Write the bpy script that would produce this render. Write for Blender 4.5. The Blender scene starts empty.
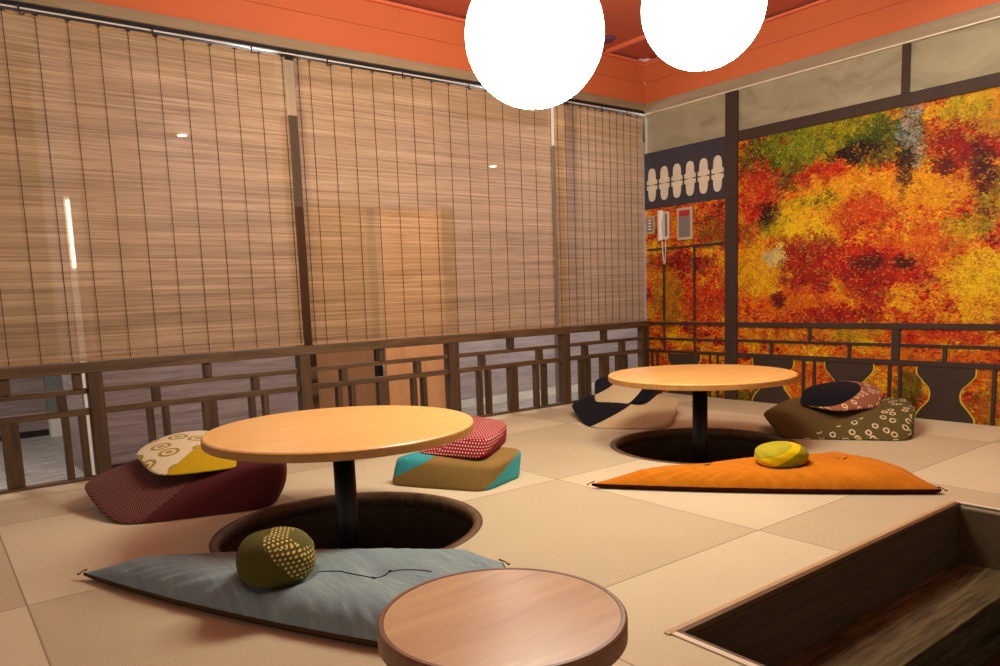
import bpy, bmesh, math, random
from mathutils import Vector, Matrix
random.seed(7)
PI = math.pi
COL = bpy.context.scene.collection

# ---------------------------------------------------------------- camera geometry (solved from the photo)
RX = Vector((0.79162215, -0.60990643, -0.03672206))   # image right
RD = Vector((-0.10631584, -0.07830948, -0.99124395))  # image down
RF = Vector((0.60169038, 0.78859481, -0.12683424))    # forward
CAM = Vector((-4.10799, -3.57544, 0.72))
FPX, CX, CY = 750.19, 495.0, 390.92

def ray(x, y):
    return RX * ((x - CX) / FPX) + RD * ((y - CY) / FPX) + RF
def F(x, y, z=0.0):            # photo pixel -> point at height z
    r = ray(x, y); return CAM + r * ((z - CAM.z) / r.z)
def WY(x, y, Y=0.0):           # photo pixel -> point in the plane of the left wall (or parallel)
    r = ray(x, y); return CAM + r * ((Y - CAM.y) / r.y)
def WX(x, y, X=0.0):           # photo pixel -> point in the plane of the mural wall
    r = ray(x, y); return CAM + r * ((X - CAM.x) / r.x)

# ---------------------------------------------------------------- node helpers
def srgb(r, g, b):
    def c(v):
        v /= 255.0
        return v / 12.92 if v <= .04045 else ((v + .055) / 1.055) ** 2.4
    return (c(r), c(g), c(b), 1)

class NT:
    def __init__(self, name, rough=.6, spec=.3):
        self.m = bpy.data.materials.new(name); self.m.use_nodes = True
        self.t = self.m.node_tree; self.n = self.t.nodes; self.l = self.t.links
        self.b = self.n['Principled BSDF']
        self.b.inputs['Roughness'].default_value = rough
        self.b.inputs['Specular IOR Level'].default_value = spec
        self.out = self.n['Material Output']
    def new(self, kind, **kw):
        nd = self.n.new(kind)
        for k, v in kw.items(): setattr(nd, k, v)
        return nd
    def set(self, sock, v):
        if isinstance(v, bpy.types.NodeSocket): self.l.new(v, sock)
        elif v is not None:
            if sock.type == 'RGBA' and not hasattr(v, '__len__'): v = (v, v, v, 1)
            sock.default_value = v
    def math(self, op, a, b=None, c=None, clamp=False):
        nd = self.new('ShaderNodeMath', operation=op, use_clamp=clamp)
        for i, v in enumerate((a, b, c)):
            if v is not None: self.set(nd.inputs[i], v)
        return nd.outputs[0]
    def vmath(self, op, a, b=None):
        nd = self.new('ShaderNodeVectorMath', operation=op)
        self.set(nd.inputs[0], a)
        if b is not None: self.set(nd.inputs[1], b)
        return nd.outputs[0] if op not in ('DOT_PRODUCT', 'LENGTH', 'DISTANCE') else nd.outputs['Value']
    def mix(self, f, a, b, blend='MIX'):
        nd = self.new('ShaderNodeMix', data_type='RGBA', blend_type=blend)
        self.set(nd.inputs[0], f); self.set(nd.inputs[6], a); self.set(nd.inputs[7], b)
        return nd.outputs[2]
    def coord(self, which='Object'):
        return self.new('ShaderNodeTexCoord').outputs[which]
    def pos(self):
        return self.new('ShaderNodeNewGeometry').outputs['Position']
    def map(self, v, scale=(1, 1, 1), rot=(0, 0, 0), loc=(0, 0, 0)):
        nd = self.new('ShaderNodeMapping'); self.set(nd.inputs['Vector'], v)
        nd.inputs['Scale'].default_value = scale; nd.inputs['Rotation'].default_value = rot
        nd.inputs['Location'].default_value = loc
        return nd.outputs[0]
    def noise(self, v, scale, detail=3, rough=.5, dist=0, out='Fac'):
        nd = self.new('ShaderNodeTexNoise'); self.set(nd.inputs['Vector'], v)
        nd.inputs['Scale'].default_value = scale; nd.inputs['Detail'].default_value = detail
        nd.inputs['Roughness'].default_value = rough; nd.inputs['Distortion'].default_value = dist
        return nd.outputs[out]
    def vor(self, v, scale, rnd=1.0, out='Distance', dim='3D'):
        nd = self.new('ShaderNodeTexVoronoi', voronoi_dimensions=dim); self.set(nd.inputs['Vector'], v)
        nd.inputs['Scale'].default_value = scale; nd.inputs['Randomness'].default_value = rnd
        return nd.outputs[out] if out else nd
    def ramp(self, f, stops, interp='LINEAR'):
        nd = self.new('ShaderNodeValToRGB'); self.set(nd.inputs[0], f)
        cr = nd.color_ramp; cr.interpolation = interp
        while len(cr.elements) < len(stops): cr.elements.new(.5)
        for e, (p, c) in zip(cr.elements, stops): e.position = p; e.color = c
        return nd.outputs[0]
    def sep(self, v):
        nd = self.new('ShaderNodeSeparateXYZ'); self.set(nd.inputs[0], v); return nd.outputs
    def comb(self, x, y, z=0.0):
        nd = self.new('ShaderNodeCombineXYZ')
        for i, v in enumerate((x, y, z)): self.set(nd.inputs[i], v)
        return nd.outputs[0]
    def bump(self, h, strength=.3, dist=.01):
        nd = self.new('ShaderNodeBump'); self.set(nd.inputs['Height'], h)
        nd.inputs['Strength'].default_value = strength; nd.inputs['Distance'].default_value = dist
        self.l.new(nd.outputs[0], self.b.inputs['Normal'])
    def col(self, c): self.set(self.b.inputs['Base Color'], c); return self

def plain(name, c, rough=.6, spec=.3, var=.06, scale=9, metal=0):
    a = NT(name, rough, spec)
    n = a.noise(a.coord(), scale, 4)
    d = tuple(x * (1 - var * 2.5) for x in c[:3]) + (1,); u = tuple(min(1, x * (1 + var * 2)) for x in c[:3]) + (1,)
    a.col(a.mix(n, d, u)); a.b.inputs['Metallic'].default_value = metal
    return a.m

def wood(name, dark, light, axis='x', rough=.45, spec=.35, scale=1.0, contrast=1.0, world=True):
    a = NT(name, rough, spec)
    v = a.pos() if world else a.coord()
    s = {'x': (1.2, 14, 14), 'y': (14, 1.2, 14), 'z': (14, 14, 1.2)}[axis]
    v = a.map(v, tuple(k * scale for k in s))
    w = a.noise(v, 1.6, 5, .6, 1.2)
    fine = a.noise(a.map(v, (1.5, 6, 6) if axis == 'x' else (6, 1.5, 6) if axis == 'y' else (6, 6, 1.5)), 3, 3, .6)
    f = a.math('ADD', a.math('MULTIPLY', w, .7), a.math('MULTIPLY', fine, .3))
    lo, hi = .5 - .16 / contrast, .5 + .16 / contrast
    a.col(a.ramp(f, [(lo, dark), (hi, light)]))
    a.bump(fine, .08, .004)
    return a.m

M = {}
M['post_wood'] = wood('rail wood upright', srgb(58, 42, 28), srgb(96, 72, 48), 'z', .55)
M['rail_wood'] = wood('rail wood level', srgb(60, 44, 30), srgb(112, 86, 58), 'x', .55)
M['table_wood'] = wood('maple table top', srgb(226, 172, 98), srgb(240, 192, 118), 'x', .32, .4, .8)
M['table_edge'] = wood('maple table edge', srgb(172, 124, 66), srgb(198, 148, 84), 'x', .45, .3, 1)
M['black_metal'] = plain('black painted steel', srgb(16, 16, 18), .38, .4)
M['stool_top'] = wood('tan stool top', srgb(194, 158, 122), srgb(214, 182, 142), 'x', .27, .6, .9)
M['stool_edge'] = wood('brown stool edge', srgb(112, 76, 48), srgb(140, 98, 66), 'x', .4, .4, 1)
M['rim_wood'] = wood('dark rim wood', srgb(78, 56, 38), srgb(124, 94, 66), 'x', .45)
M['pit_wood'] = wood('dark pit lining', srgb(66, 52, 36), srgb(92, 74, 52), 'x', .6, .2)
M['tread_wood'] = wood('step board', srgb(40, 38, 26), srgb(112, 96, 66), 'x', .6, .15, 1.9, 1.2)
M['riser_wood'] = wood('pit wall board', srgb(74, 60, 42), srgb(96, 80, 58), 'x', .55, .2)
M['nosing'] = wood('light edging strip', srgb(172, 142, 104), srgb(200, 170, 128), 'x', .4)
M['nosing_dark'] = wood('dark edging strip', srgb(84, 62, 42), srgb(112, 86, 60), 'x', .4)
M['white_trim'] = plain('off white strip', srgb(226, 214, 190), .5)
M['cornice'] = wood('weathered cornice', srgb(134, 116, 92), srgb(166, 146, 118), 'x', .6, .2, .7)
M['cornice_y'] = wood('weathered cornice end wall', srgb(142, 128, 106), srgb(162, 146, 122), 'y', .6, .2, .6)
M['dark_gap'] = plain('painted gap shade', srgb(26, 26, 34), .7)  # near-black colour standing in for the shade of gaps and recesses
M['orange'] = plain('orange painted board', srgb(204, 108, 66), .5, .25, .03, 2)
M['red_ceiling'] = plain('dull red ceiling paint', srgb(186, 96, 74), .6, .2, .03, 2)
M['red_line'] = plain('pale red moulding', srgb(228, 120, 88), .5)
M['groove'] = plain('groove', srgb(140, 56, 30), .7)
M['brown_paint'] = plain('dark brown paint', srgb(62, 48, 42), .6, .2, .12, 14)
M['slate_paint'] = plain('dark slate paint', srgb(58, 54, 62), .6, .2, .1, 10)
M['cream_paint'] = plain('cream paint', srgb(206, 196, 176), .6, .2, .06, 20)
M['yellow_paint'] = plain('lime yellow paint', srgb(206, 190, 60), .6, .2, .1, 30)
M['white_plastic'] = plain('white plastic', srgb(222, 214, 208), .35, .4, .02)
M['grey_plastic'] = plain('grey plastic', srgb(116, 106, 106), .3, .5, .02)
M['red_plastic'] = plain('red label', srgb(172, 36, 52), .5)
M['sand_plastic'] = plain('sand plastic', srgb(182, 168, 138), .4)
M['cord'] = plain('dark cord', srgb(52, 42, 44), .8, .1)
M['metal_hook'] = plain('brown steel hook', srgb(40, 34, 32), .4, .4)
M['silver'] = plain('silver rod', srgb(226, 222, 210), .35, .5)
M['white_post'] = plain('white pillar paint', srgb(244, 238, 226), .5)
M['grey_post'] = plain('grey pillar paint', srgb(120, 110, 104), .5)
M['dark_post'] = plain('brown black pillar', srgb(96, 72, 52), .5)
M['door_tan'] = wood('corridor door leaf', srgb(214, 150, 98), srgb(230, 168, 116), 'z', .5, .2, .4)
M['door_shaded'] = wood('corridor door leaf painted shade', srgb(146, 104, 70), srgb(160, 116, 80), 'z', .5, .2, .4)  # same door wood, darker because its shade is put into the colour
M['grey_column'] = plain('grey column', srgb(128, 126, 122), .5)
M['dark_base'] = plain('dark baseboard', srgb(40, 36, 34), .5)

def m_mauve(name, c1, c2):
    a = NT(name, .6, .2)
    v = a.map(a.pos(), (1.2, 1.2, 16)); n = a.noise(v, 2.2, 5, .6, .6)
    a.col(a.ramp(n, [(.32, c1), (.68, c2)])); return a.m
M['mauve'] = m_mauve('mauve wood grain panel', srgb(128, 112, 110), srgb(168, 150, 146))
M['mauve_light'] = m_mauve('pale mauve wood grain panel', srgb(170, 154, 156), srgb(206, 190, 190))

def m_stone():
    a = NT('pale stone strips', .45, .35)
    br = a.new('ShaderNodeTexBrick'); a.set(br.inputs['Vector'], a.map(a.pos(), (4, 14, 1)))
    br.inputs['Color1'].default_value = srgb(232, 228, 220); br.inputs['Color2'].default_value = srgb(150, 144, 138)
    br.inputs['Mortar'].default_value = srgb(120, 114, 108); br.inputs['Scale'].default_value = 1.2
    br.inputs['Mortar Size'].default_value = .01
    n = a.noise(a.map(a.pos(), (3, 20, 1)), 3, 4)
    a.col(a.mix(.45, br.outputs[0], a.ramp(n, [(.3, srgb(120, 116, 112)), (.7, srgb(222, 218, 210))]))); return a.m
M['stone'] = m_stone()

def m_plaster():
    a = NT('smoky plaster', .8, .1)
    v = a.map(a.pos(), (1, 2.2, 5), (.25, 0, 0))
    n = a.noise(v, 1.6, 4, .55, 1.2)
    a.col(a.ramp(n, [(.3, srgb(134, 126, 104)), (.48, srgb(150, 142, 118)), (.7, srgb(162, 152, 128))]))
    a.bump(n, .3, .02); return a.m
M['plaster'] = m_plaster()

def m_tatami(name, c, along):
    a = NT(name, .75, .2)
    p = a.pos(); s = a.sep(p)
    u, w = (s[0], s[1]) if along == 'x' else (s[1], s[0])
    rib = a.math('SINE', a.math('MULTIPLY', w, 2 * PI / .0065))
    fine = a.noise(a.map(p, (60, 400, 1) if along == 'x' else (400, 60, 1)), 1, 2)
    big = a.noise(p, 3, 3)
    f = a.math('ADD', a.math('MULTIPLY', fine, .6), a.math('MULTIPLY', big, .4))
    lo = tuple(k * .90 for k in c[:3]) + (1,); hi = tuple(min(1, k * 1.08) for k in c[:3]) + (1,)
    base = a.ramp(f, [(.3, lo), (.7, hi)])
    # seams between the half mats
    def seam(v, off):
        fr = a.math('FRACT', a.math('ADD', a.math('DIVIDE', a.math('SUBTRACT', v, off), .884), 100.5))
        return a.math('LESS_THAN', a.math('MULTIPLY', a.math('ABSOLUTE', a.math('SUBTRACT', fr, .5)), .884), .0022)
    sm = a.math('MAXIMUM', seam(s[0], -.428), seam(s[1], -.562))
    a.col(a.mix(a.math('MULTIPLY', sm, .6), base, srgb(96, 78, 56)))
    a.bump(a.math('SUBTRACT', a.math('MULTIPLY', rib, .25), a.math('MULTIPLY', sm, 3)), .25, .002)
    return a.m
M['mat_a'] = m_tatami('tatami light weave', srgb(206, 194, 164), 'x')
M['mat_b'] = m_tatami('tatami deep weave', srgb(190, 176, 146), 'y')

def m_blind(name, seed):
    a = NT(name, .7, .15)
    p = a.pos(); v = a.map(p, (1.1, 1, 95), loc=(seed, 0, 0))
    n1 = a.noise(v, 1, 3, .6); n2 = a.noise(a.map(p, (5, 1, 330), loc=(seed, 0, 0)), 1, 2, .6)
    n3 = a.noise(a.map(p, (.6, 1, 14), loc=(seed, 0, 0)), 1, 3, .6)
    f = a.math('ADD', a.math('ADD', a.math('MULTIPLY', n1, .4), a.math('MULTIPLY', n2, .35)), a.math('MULTIPLY', n3, .25))
    c = a.ramp(f, [(.38, srgb(98, 76, 56)), (.5, srgb(158, 128, 96)), (.61, srgb(204, 172, 134))])
    a.col(c); a.bump(n2, .25, .003)
    a.b.inputs['Roughness'].default_value = .6
    tr = a.new('ShaderNodeBsdfTranslucent'); a.set(tr.inputs[0], a.mix(.5, c, srgb(230, 180, 120)))
    mt = a.new('ShaderNodeMixShader'); mt.inputs[0].default_value = .25
    a.l.new(a.b.outputs[0], mt.inputs[1]); a.l.new(tr.outputs[0], mt.inputs[2])
    tp = a.new('ShaderNodeBsdfTransparent')
    ms = a.new('ShaderNodeMixShader')
    a.set(ms.inputs[0], a.math('ADD', a.math('MULTIPLY', a.math('SUBTRACT', n2, .5), .5), .2, clamp=True))
    a.l.new(mt.outputs[0], ms.inputs[1]); a.l.new(tp.outputs[0], ms.inputs[2])
    a.l.new(ms.outputs[0], a.out.inputs[0])
    return a.m

# --- autumn foliage mural
def m_mural():
    a = NT('painted autumn foliage', .6, .2)
    p = a.pos(); s = a.sep(p)
    q = a.comb(a.math('MULTIPLY', s[1], -1), s[2], 0.0)          # (distance from the corner, height)
    wob = a.noise(q, 9, 2, out='Color')
    qd = a.vmath('ADD', q, a.vmath('MULTIPLY', a.vmath('SUBTRACT', wob, (.5, .5, .5)), (.05, .05, 0)))
    def layer(scale, off, stretch):
        v = a.new('ShaderNodeTexVoronoi', voronoi_dimensions='2D')
        a.set(v.inputs['Vector'], a.map(qd, stretch, (0, 0, off)))
        v.inputs['Scale'].default_value = scale
        return v.outputs['Distance'], a.sep(v.outputs['Color'])
    d1, r1 = layer(56, .5, (1, 1.8, 1)); d2, r2 = layer(96, -.6, (1, 1.5, 1))
    # macro field, jittered per dab
    jit = a.comb(a.math('MULTIPLY', a.math('SUBTRACT', r1[0], .5), .03), a.math('MULTIPLY', a.math('SUBTRACT', r1[1], .5), .03))
    jit2 = a.comb(a.math('MULTIPLY', a.math('SUBTRACT', r2[0], .5), .014), a.math('MULTIPLY', a.math('SUBTRACT', r2[1], .5), .014))
    qq = a.vmath('ADD', q, a.vmath('ADD', jit, jit2))
    n = a.noise(a.map(qq, (1, 1.5, 1)), 5.5, 5, .68, .8)
    f = a.math('ADD', n, a.math('ADD', a.math('MULTIPLY', a.math('SUBTRACT', r1[2], .5), .16), a.math('MULTIPLY', a.math('SUBTRACT', r2[2], .5), .12)))
    RED, DRED, ORG, AMB, YEL, LYEL = srgb(172, 46, 32), srgb(104, 28, 32), srgb(206, 96, 34), srgb(218, 138, 42), srgb(226, 178, 48), srgb(234, 208, 74)
    GRN, DGRN, LGRN, SKY, DRK = srgb(92, 122, 44), srgb(38, 66, 38), srgb(150, 160, 60), srgb(160, 176, 184), srgb(48, 34, 34)
    c = a.ramp(f, [(.30, DRED), (.38, RED), (.46, ORG), (.54, AMB), (.63, YEL), (.74, LYEL)])
    q_x = qq
    # blobs: pixel centre, pixel radii, ramp pair, strength
    blobs = [((790, 160), (38, 34), DGRN, GRN, 1.0), ((762, 160), (22, 26), DGRN, GRN, 1.2), ((835, 135), (70, 26), GRN, LGRN, 1.1), ((880, 145), (44, 26), GRN, DGRN, .9),
             ((912, 140), (14, 42), SKY, DGRN, .9), ((955, 130), (36, 34), AMB, DRK, .5), ((972, 150), (34, 46), DRED, RED, 1.1), ((990, 110), (26, 26), LGRN, AMB, .9),
             ((960, 108), (30, 14), YEL, LGRN, .9), ((820, 175), (30, 12), RED, ORG, .8), ((760, 198), (18, 36), RED, ORG, 1.0), ((775, 225), (20, 16), GRN, LGRN, .7),
             ((808, 225), (36, 26), YEL, LYEL, 1.2), ((860, 195), (60, 24), AMB, YEL, 1.0), ((925, 190), (50, 20), YEL, AMB, 1.0), ((860, 215), (34, 20), ORG, RED, .8),
             ((800, 262), (54, 26), RED, DRED, 1.1), ((758, 270), (26, 30), LYEL, AMB, 1.0), ((775, 258), (12, 10), SKY, LYEL, .9), ((880, 262), (50, 26), ORG, RED, .9),
             ((865, 285), (26, 22), DRED, RED, .9), ((940, 240), (40, 20), AMB, ORG, .9), ((970, 230), (26, 14), GRN, YEL, .6), ((975, 280), (34, 26), YEL, LYEL, 1.0),
             ((800, 305), (60, 14), AMB, ORG, .9), ((835, 315), (50, 10), DRED, RED, .8), ((990, 195), (16, 40), DRED, LGRN, .7), ((985, 310), (30, 16), LYEL, ORG, .8),
             ((850, 335), (34, 8), YEL, GRN, .6), ((910, 385), (14, 34), GRN, DGRN, .9), ((745, 405), (26, 20), GRN, DGRN, 1.1), ((690, 405), (30, 18), DGRN, GRN, 1.0), ((985, 410), (20, 26), GRN, ORG, .8),
             ((665, 262), (20, 10), DGRN, ORG, .8), ((690, 265), (26, 10), DGRN, RED, .8), ((715, 232), (20, 18), RED, GRN, .7), ((700, 300), (36, 20), RED, ORG, .9), ((668, 300), (16, 30), AMB, GRN, .7),
             ((775, 335), (40, 10), RED, YEL, .8), ((930, 335), (60, 10), RED, ORG, .8), ((905, 360), (90, 12), ORG, AMB, .7), ((802, 385), (20, 26), ORG, AMB, .8),
             ((905, 165), (9, 26), DGRN, DRK, .9), ((984, 165), (14, 26), DRK, DRED, .8), ((856, 152), (24, 9), DRK, DGRN, .8), ((768, 214), (12, 14), DGRN, DRK, .7), ((945, 165), (16, 10), DRED, DRK, .8),
             ((905, 262), (16, 9), DGRN, DRK, .6), ((778, 300), (9, 9), DRK, DRED, .6), ((960, 222), (22, 8), DGRN, YEL, .7), ((870, 262), (22, 8), DRED, DRK, .7), ((815, 200), (30, 7), LYEL, DGRN, .7), ((748, 235), (10, 12), AMB, DGRN, .6)]
    nn = a.noise(qq, 14, 4, .7)
    mid = a.noise(a.map(qq, (1, 1.25, 1), (0, 0, .5)), 26, 4, .75, .6)
    midc = a.ramp(mid, [(.40, (0, 0, 0, 1)), (.58, (1, 1, 1, 1))])
    mid2 = a.noise(a.map(qq, (1.2, 1, 1), (0, 0, -.7), (3, 1, 0)), 36, 4, .75, .8)
    jf = a.math('ADD', a.math('MULTIPLY', a.math('SUBTRACT', nn, .5), 2.6), a.math('MULTIPLY', a.math('SUBTRACT', r2[0], .5), .3))
    for (px, py), (rx, ry), c1, c2, st in blobs:
        w0 = WX(px, py); wa = WX(px - rx, py); wb = WX(px + rx, py); wc = WX(px, py - ry); wd = WX(px, py + ry)
        ru = abs(wa.y - wb.y) / 2; rv = abs(wc.z - wd.z) / 2
        dv = a.vmath('MULTIPLY', a.vmath('SUBTRACT', qq, (-w0.y, w0.z, 0)), (1 / ru, 1 / rv, 0))
        dd = a.vmath('LENGTH', dv)
        k = a.math('MULTIPLY', a.math('ADD', a.math('SUBTRACT', 1.15, dd), jf), 3.2 * st, clamp=True)
        cc = a.mix(a.math('ADD', a.math('MULTIPLY', midc, .75), a.math('MULTIPLY', r2[1], .25)), c1, c2)
        c = a.mix(a.math('MULTIPLY', k, .82), c, cc)
    bc = a.new('ShaderNodeBrightContrast'); a.set(bc.inputs[0], c); bc.inputs[2].default_value = .16; c = bc.outputs[0]
    lump = a.ramp(mid2, [(.36, (.20, .16, .15, 1)), (.44, (.62, .58, .56, 1)), (.52, (1, 1, 1, 1)), (.68, (1.0, 1.0, 1.0, 1))])
    c = a.mix(.85, c, lump, 'MULTIPLY')
    hi = a.ramp(mid2, [(.56, (0, 0, 0, 1)), (.66, (1, 1, 1, 1))])
    c = a.mix(a.math('MULTIPLY', hi, .4), c, a.mix(r2[0], AMB, LYEL))
    # scattered dark and light flecks
    dk = a.math('GREATER_THAN', a.math('ADD', r2[2], a.math('MULTIPLY', a.math('SUBTRACT', a.noise(q, 9, 3), .5), 2.2)), 1.02)
    c = a.mix(a.math('MULTIPLY', dk, .5), c, DRK)
    lt = a.math('GREATER_THAN', r2[1], .95)
    c = a.mix(a.math('MULTIPLY', lt, .22), c, srgb(250, 214, 110))
    # shade inside each dab
    c = a.mix(a.math('MULTIPLY', d2, .35), c, srgb(90, 30, 18))
    a.col(c); a.bump(d2, .25, .003)
    return a.m
M['mural'] = m_mural()

# --- fabrics: regions split by planes through the cushion, patterns in the fabric's own UV
def fab(name):
    a = NT(name, .9, .08)
    a.b.inputs['Sheen Weight'].default_value = .04
    uv = a.coord('UV')
    wv = a.math('ADD', a.math('SINE', a.math('MULTIPLY', a.sep(uv)[0], 2200)), a.math('SINE', a.math('MULTIPLY', a.sep(uv)[1], 2200)))
    wr = a.noise(a.coord(), 14, 3, .6, .8)
    a.bump(a.math('ADD', a.math('MULTIPLY', wv, .03), wr), .35, .012)
    return a, uv
def cl(a, c, uv):          # cloth colour with a little slub
    n = a.noise(a.map(uv, (260, 40, 1)), 1, 2)
    return a.mix(n, tuple(k * .78 for k in c[:3]) + (1,), tuple(min(1, k * 1.2) for k in c[:3]) + (1,))
def dots(a, uv, pitch, rad, bg, fg):
    s = a.sep(a.map(uv, (1 / pitch, 1 / pitch, 1)))
    row = a.math('FLOOR', s[1])
    u = a.math('ADD', s[0], a.math('MULTIPLY', row, .5))
    fu = a.math('SUBTRACT', a.math('FRACT', u), .5); fv = a.math('SUBTRACT', a.math('FRACT', s[1]), .5)
    d = a.math('SQRT', a.math('ADD', a.math('MULTIPLY', fu, fu), a.math('MULTIPLY', fv, fv)))
    return a.mix(a.math('LESS_THAN', d, rad), bg, fg)
def rings(a, uv, scale, r0, r1, bg, fg, centre=None):
    d = a.vor(uv, scale, .75, dim='2D')
    k = a.math('MULTIPLY', a.math('GREATER_THAN', d, r0), a.math('LESS_THAN', d, r1))
    c = a.mix(k, bg, fg)
    if centre: c = a.mix(a.math('LESS_THAN', d, r0 * .55), c, centre)
    return c
def stripes(a, uv, pitch, ang, bg, fg, w=.35):
    s = a.sep(a.map(uv, (1 / pitch,) * 3, (0, 0, ang)))
    return a.mix(a.math('LESS_THAN', a.math('FRACT', s[0]), w), bg, fg)
def side(a, p0, p1, p2):
    """1 on one side of the plane through three world points"""
    n = (p1 - p0).cross(p2 - p0).normalized()
    d = a.vmath('DOT_PRODUCT', a.vmath('SUBTRACT', a.pos(), tuple(p0)), tuple(n))
    return a.math('LESS_THAN', d, 0.0)
def seen_side(a, x0, y0, x1, y1, z, lean=(0, 0, 0)):
    """plane through two points of the seam (placed on the cushion) and leaning back into it"""
    p0, p1 = F(x0, y0, z[0]), F(x1, y1, z[1])
    d = Vector((RF.x, RF.y, 0)).normalized() + Vector(lean)
    return side(a, p0, p1, p0 + d)

# ---------------------------------------------------------------- mesh helpers
def bm_box(bm, x0, x1, y0, y1, z0, z1, mi=0):
    vs = [bm.verts.new(p) for p in ((x0, y0, z0), (x1, y0, z0), (x1, y1, z0), (x0, y1, z0), (x0, y0, z1), (x1, y0, z1), (x1, y1, z1), (x0, y1, z1))]
    for f in ((3, 2, 1, 0), (4, 5, 6, 7), (0, 1, 5, 4), (1, 2, 6, 5), (2, 3, 7, 6), (3, 0, 4, 7)):
        bm.faces.new([vs[i] for i in f]).material_index = mi
    return vs
def box(x0, x1, y0, y1, z0, z1, bev=0.0):
    bm = bmesh.new(); bm_box(bm, min(x0, x1), max(x0, x1), min(y0, y1), max(y0, y1), min(z0, z1), max(z0, z1))
    if bev: bmesh.ops.bevel(bm, geom=bm.edges[:], offset=bev, segments=2, affect='EDGES', profile=.5)
    return bm
def lathe(prof, seg=64, c=(0, 0)):
    """profile of (r, z); closed on the axis where r is 0"""
    bm = bmesh.new(); rings_ = []
    for r, z in prof:
        if r < 1e-6: rings_.append([bm.verts.new((c[0], c[1], z))])
        else: rings_.append([bm.verts.new((c[0] + r * math.cos(2 * PI * k / seg), c[1] + r * math.sin(2 * PI * k / seg), z)) for k in range(seg)])
    for A, B in zip(rings_, rings_[1:]):
        for k in range(seg):
            k2 = (k + 1) % seg
            if len(A) == 1 and len(B) == 1: continue
            if len(A) == 1: bm.faces.new((A[0], B[k], B[k2]))
            elif len(B) == 1: bm.faces.new((A[k], A[k2], B[0]))
            else: bm.faces.new((A[k], A[k2], B[k2], B[k]))
    bmesh.ops.recalc_face_normals(bm, faces=bm.faces[:])
    return bm
def tube(pts, r, seg=8, closed=False):
    bm = bmesh.new(); pts = [Vector(p) for p in pts]; n = len(pts); R = []
    for i, p in enumerate(pts):
        if closed: t = pts[(i + 1) % n] - pts[i - 1]
        else: t = pts[min(i + 1, n - 1)] - pts[max(i - 1, 0)]
        t.normalize(); up = Vector((0, 0, 1)) if abs(t.z) < .9 else Vector((1, 0, 0))
        a = t.cross(up).normalized(); b = t.cross(a)
        rr = r[i] if hasattr(r, '__len__') else r
        R.append([bm.verts.new(p + (a * math.cos(2 * PI * k / seg) + b * math.sin(2 * PI * k / seg)) * rr) for k in range(seg)])
    for i in range(n if closed else n - 1):
        A, B = R[i], R[(i + 1) % n]
        for k in range(seg): bm.faces.new((A[k], A[(k + 1) % seg], B[(k + 1) % seg], B[k]))
    if not closed: bm.faces.new(R[0][::-1]); bm.faces.new(R[-1])
    bmesh.ops.recalc_face_normals(bm, faces=bm.faces[:])
    return bm
def join(*bms):
    out = bmesh.new()
    for b in bms:
        me = bpy.data.meshes.new('t'); b.to_mesh(me); b.free(); out.from_mesh(me); bpy.data.meshes.remove(me)
    return out

def rootloc(o):
    while o.parent: o = o.parent
    return o.location.copy()
def obj(name, bm, mat, parent=None, smooth=False, at=None):
    """one mesh object; geometry is given in world coordinates"""
    if parent is not None: off = rootloc(parent)
    elif at is not None: off = Vector(at)
    else:
        lo = Vector([min(v.co[i] for v in bm.verts) for i in range(3)]); hi = Vector([max(v.co[i] for v in bm.verts) for i in range(3)])
        off = Vector(((lo.x + hi.x) / 2, (lo.y + hi.y) / 2, lo.z))
    bmesh.ops.translate(bm, vec=-off, verts=bm.verts[:])
    me = bpy.data.meshes.new(name); bm.to_mesh(me); bm.free()
    for m in (mat if isinstance(mat, (list, tuple)) else [mat]): me.materials.append(m)
    if smooth:
        for p in me.polygons: p.use_smooth = True
    o = bpy.data.objects.new(name, me); COL.objects.link(o)
    if parent is not None: o.parent = parent
    else: o.location = off
    return o
def thing(name, label, cat, loc=(0, 0, 0), group=None):
    o = bpy.data.objects.new(name, None); COL.objects.link(o); o.empty_display_size = .05
    o.location = loc; o['label'] = label; o['category'] = cat
    if group: o['group'] = group
    return o
def tag(o, label, cat, group=None):
    o['label'] = label; o['category'] = cat
    if group: o['group'] = group
    return o
def struct(name, bm, mat, label, cat, parent=None, smooth=False):
    o = obj(name, bm, mat, parent, smooth)
    if parent is None: o['kind'] = 'structure'; o['label'] = label; o['category'] = cat
    return o
def dup(root, loc, label):
    r = root.copy(); COL.objects.link(r); r.location = loc; r['label'] = label
    def rec(src, dst):
        for ch in list(src.children):
            c = ch.copy(); COL.objects.link(c); c.parent = dst; rec(ch, c)
    rec(root, r); return r

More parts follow.
